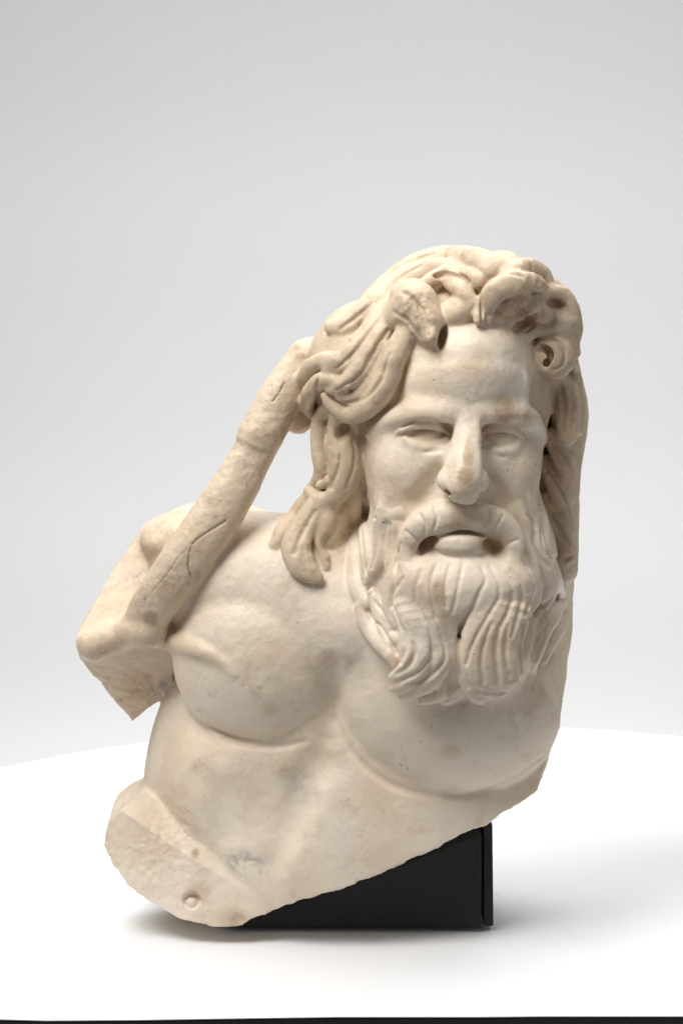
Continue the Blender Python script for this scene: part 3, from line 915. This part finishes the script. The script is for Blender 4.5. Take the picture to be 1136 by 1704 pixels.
def plain(name, col, rough, bump=0.0, scale=200.0, var=0.0, spec=.5):
    m, t, b, N = nodes(name)
    b.inputs['Base Color'].default_value = (*col, 1)
    b.inputs['Roughness'].default_value = rough
    b.inputs['Specular IOR Level'].default_value = spec
    tc = N('ShaderNodeTexCoord').outputs['Object']
    n = N('ShaderNodeTexNoise', Scale=scale, Detail=5.0, Roughness=.6)
    t.links.new(tc, n.inputs['Vector'])
    if var:
        c = mix(t, N, n.outputs['Fac'], tuple(v * (1 - var) for v in col), tuple(min(1, v * (1 + var)) for v in col))
        t.links.new(c, b.inputs['Base Color'])
    if bump:
        bp = N('ShaderNodeBump', Strength=bump, Distance=.0006)
        t.links.new(n.outputs['Fac'], bp.inputs['Height'])
        t.links.new(bp.outputs[0], b.inputs['Normal'])
    return m


FOAM = plain('black_foam', (.024, .024, .025), .9, .9, 700, .6, .25)
PAPER = plain('white_paper', (.865, .88, .905), .6, .1, 60, .01, .2)
t = PAPER.node_tree          # a few marks on the paper
tc = t.nodes.new('ShaderNodeTexCoord').outputs['Object']
vo = t.nodes.new('ShaderNodeTexVoronoi')
vo.inputs['Scale'].default_value = 14.0
t.links.new(tc, vo.inputs['Vector'])
mr = t.nodes.new('ShaderNodeMapRange')
mr.inputs[1].default_value, mr.inputs[2].default_value = .012, .03
t.links.new(vo.outputs['Distance'], mr.inputs[0])
b_ = t.nodes['Principled BSDF']
src = b_.inputs['Base Color'].links[0].from_socket
mx = t.nodes.new('ShaderNodeMix')
mx.data_type = 'RGBA'
mx.inputs[6].default_value = (.5, .48, .46, 1)
t.links.new(mr.outputs[0], mx.inputs[0])
t.links.new(src, mx.inputs[7])
t.links.new(mx.outputs[2], b_.inputs['Base Color'])
FELT = plain('black_felt', (.006, .006, .007), .95, .9, 1500, .6, .1)
WALLM = plain('backdrop_grey', (.80, .803, .808), .9, 0, 5, .01, .1)


# ------------------------------------------------------------------ objects
def empty(name, loc, lab, cat):
    o = bpy.data.objects.new(name, None)
    COL.objects.link(o)
    o.location = loc
    o.empty_display_size = .05
    o['label'] = lab
    o['category'] = cat
    return o


def link(name, verts, faces, mat, parent=None, smooth_=False):
    me = bpy.data.meshes.new(name)
    me.from_pydata([tuple(v) for v in verts], [], [tuple(f) for f in faces])
    me.materials.append(mat)
    if smooth_:
        me.polygons.foreach_set('use_smooth', [True] * len(me.polygons))
    o = bpy.data.objects.new(name, me)
    COL.objects.link(o)
    if parent:
        o.parent = parent
        o.matrix_parent_inverse.identity()
        o.location = -parent.location
    return o


foot = A(385, 1530, 70) * U
bust = empty('marble_bust', (float(foot[0]), float(foot[1]), 0.004),
             'weathered cream marble bust of a bearded man with wild hair, leaning on a black block', 'statue')
def islands(q):
    """connected pieces of a quad set (label per quad)"""
    u_, inv = np.unique(q, return_inverse=True)
    inv = inv.reshape(q.shape)
    lab = np.arange(len(u_))
    while True:
        m_ = lab[inv].min(1)
        new = lab.copy()
        np.minimum.at(new, inv.ravel(), np.repeat(m_, 4))
        new = np.minimum(new, new[new])
        if (new == lab).all():
            return lab[inv[:, 0]]
        lab = new


for i, key in enumerate(PARTS):
    par = PART_INFO[key][1]
    sel = np.nonzero(QLAB == i)[0]
    if par and 0 < len(sel) < 60000:
        li = islands(QUAD[sel])
        vals, c_ = np.unique(li, return_counts=True)
        QLAB[sel[li != vals[c_.argmax()]]] = PARTS.index(par)
count = np.bincount(QLAB, minlength=len(PARTS))
objs = {}
for i, key in enumerate(PARTS):
    name, par = PART_INFO[key]
    if count[i] < 60:
        QLAB[QLAB == i] = PARTS.index(par) if par else 0
for i, key in enumerate(PARTS):
    q = QUAD[QLAB == i]
    if not len(q):
        continue
    name, par = PART_INFO[key]
    used, inv = np.unique(q, return_inverse=True)
    inv = inv.reshape(q.shape)
    me = bpy.data.meshes.new(name)
    co = VERT[used] * U - np.array(bust.location, np.float32)
    me.vertices.add(len(used))
    me.vertices.foreach_set('co', co.astype(np.float32).ravel())
    me.loops.add(q.size)
    me.loops.foreach_set('vertex_index', inv.astype(np.int32).ravel())
    me.polygons.add(len(q))
    me.polygons.foreach_set('loop_start', np.arange(0, q.size, 4, dtype=np.int32))
    me.polygons.foreach_set('use_smooth', np.ones(len(q), bool))
    me.update(calc_edges=True)
    at = me.attributes.new('patina', 'FLOAT_COLOR', 'POINT')
    at.data.foreach_set('color', STAIN[used].ravel())
    me.normals_split_custom_set_from_vertices(NRM[used])
    me.materials.append(MARBLE)
    o = bpy.data.objects.new(name, me)
    COL.objects.link(o)
    o.parent = objs[par] if par in objs else bust
    objs[key] = o

# ------------------------------------------------------------------ support block
bw = 60.0


def W(px, py, w_):
    return A(px, py, w_) * U


def prism(name, poly, y0, y1, mat, parent, bevel=.0015):
    """poly: (x, z) corners in metres, extruded from y0 to y1"""
    n = len(poly)
    vs = [(x, y0, z) for x, z in poly] + [(x, y1, z) for x, z in poly]
    fs = [tuple(range(n)), tuple(range(2 * n - 1, n - 1, -1))] + [(i, i + n, (i + 1) % n + n, (i + 1) % n) for i in range(n)]
    o = link(name, vs, fs, mat, parent)
    md = o.modifiers.new('bevel', 'BEVEL')
    md.width = bevel
    md.segments = 3
    return o


def xz(px, py, w_):
    p = W(px, py, w_)
    return float(p[0]), float(p[2])


p0, p1 = W(372, 1553, bw), W(801, 1553, bw)
block = empty('support_block', (float(p1[0]), float(p1[1]), .004), 'black foam covered wedge block propping up the marble bust', 'block')
zb = .0045
xl, xr = float(p0[0]), float(p1[0])
prism('front_panel', [(xl, zb), (xr, zb), xz(801, 1385, bw), xz(640, 1447, bw), xz(480, 1507, bw), (xl, zb + .008)], -bw * U, .05, FOAM, block, .003)
xs, zs = xz(804, 1549, bw - 8)
xe, _ = xz(820.5, 1549, bw - 8)
prism('end_panel', [(xs, zb), (xe, zb), xz(819, 1372, bw - 8), xz(804, 1378, bw - 8)], -(bw - 8) * U, .055, FOAM, block, .0015)

# ------------------------------------------------------------------ table, felt, backdrop
def ground_xy(px, py):
    d = ray(px, py)
    t = -CAM[2] / d[2]
    p = CAM + d * t
    return float(p[0]) * U, float(p[1]) * U


q = np.array([ground_xy(0, 1277), ground_xy(120, 1254), ground_xy(246, 1237), ground_xy(935, 1209), ground_xy(1136, 1227)])
M_ = np.c_[2 * q, np.ones(len(q))]
sol = np.linalg.lstsq(M_, (q ** 2).sum(1), rcond=None)[0]
cx, cy = sol[0], sol[1]
rad = math.sqrt(sol[2] + cx * cx + cy * cy)
print('table circle', cx, cy, rad)
fr = [ground_xy(-260, 1698), ground_xy(0, 1696), ground_xy(80, 1698), ground_xy(230, 1697), ground_xy(420, 1694), ground_xy(560, 1692), ground_xy(800, 1692), ground_xy(900, 1691), ground_xy(1136, 1691), ground_xy(1400, 1690)]
fy = min(p[1] for p in fr)
arc = []
for i in range(181):
    a = math.radians(-90 + 2 * i)
    x, y = cx + rad * math.cos(a), cy + rad * math.sin(a)
    arc.append((x, y))
yl = fr[0][1]
pts = [p for p in arc if p[1] > yl + .002]
# order the arc counter-clockwise from the right end of the front edge to its left end
pts.sort(key=lambda p: math.atan2(p[1] - cy, p[0] - cx) if not (p[1] < cy and p[0] < cx) else math.atan2(p[1] - cy, p[0] - cx) + 2 * math.pi)
outline = fr + pts
th = .0006
n = len(outline)
vs = [(x, y, 0.0) for x, y in outline] + [(x, y, -th) for x, y in outline]
fs = [tuple(range(n)), tuple(range(2 * n - 1, n - 1, -1))] + [(i, i + n, (i + 1) % n + n, (i + 1) % n) for i in range(n)]
tb = link('table_sheet', vs, fs, PAPER)
tb['kind'] = 'structure'
n = 96
vs = [(cx + (rad - .01) * math.cos(2 * math.pi * i / n), cy + (rad - .01) * math.sin(2 * math.pi * i / n), z) for z in (-th - .002, -.03) for i in range(n)]
x0, x1, y0 = fr[0][0] - .4, fr[-1][0] + .4, fy - .35
vs = [(x0, y0, -th - .001), (x1, y0, -th - .001), (x1, yl + .08, -th - .001), (x0, yl + .08, -th - .001), (x0, y0, -.03), (x1, y0, -.03), (x1, yl + .08, -.03), (x0, yl + .08, -.03)]
fs = [(0, 1, 2, 3), (7, 6, 5, 4), (0, 4, 5, 1), (1, 5, 6, 2), (2, 6, 7, 3), (3, 7, 4, 0)]
fe = link('table_base', vs, fs, FELT)
fe['kind'] = 'structure'

# backdrop: a paper sweep behind the table
prof = [(4.0, 5.2), (4.0, 1.6), (3.98, 1.2), (3.9, .8), (3.75, .4), (3.5, .05), (3.15, -.25), (2.7, -.45), (2.2, -.56), (1.6, -.6), (-3.5, -.6)]
pr = spline(np.array([(a, b, 0) for a, b in prof]), .05)
vs, fs = [], []
for y, z, _ in pr:
    vs += [(-5, y, z), (5, y, z)]
for i in range(len(pr) - 1):
    fs.append((2 * i, 2 * i + 1, 2 * i + 3, 2 * i + 2))
bd = link('backdrop', vs, fs, WALLM, None, True)
bd['kind'] = 'structure'
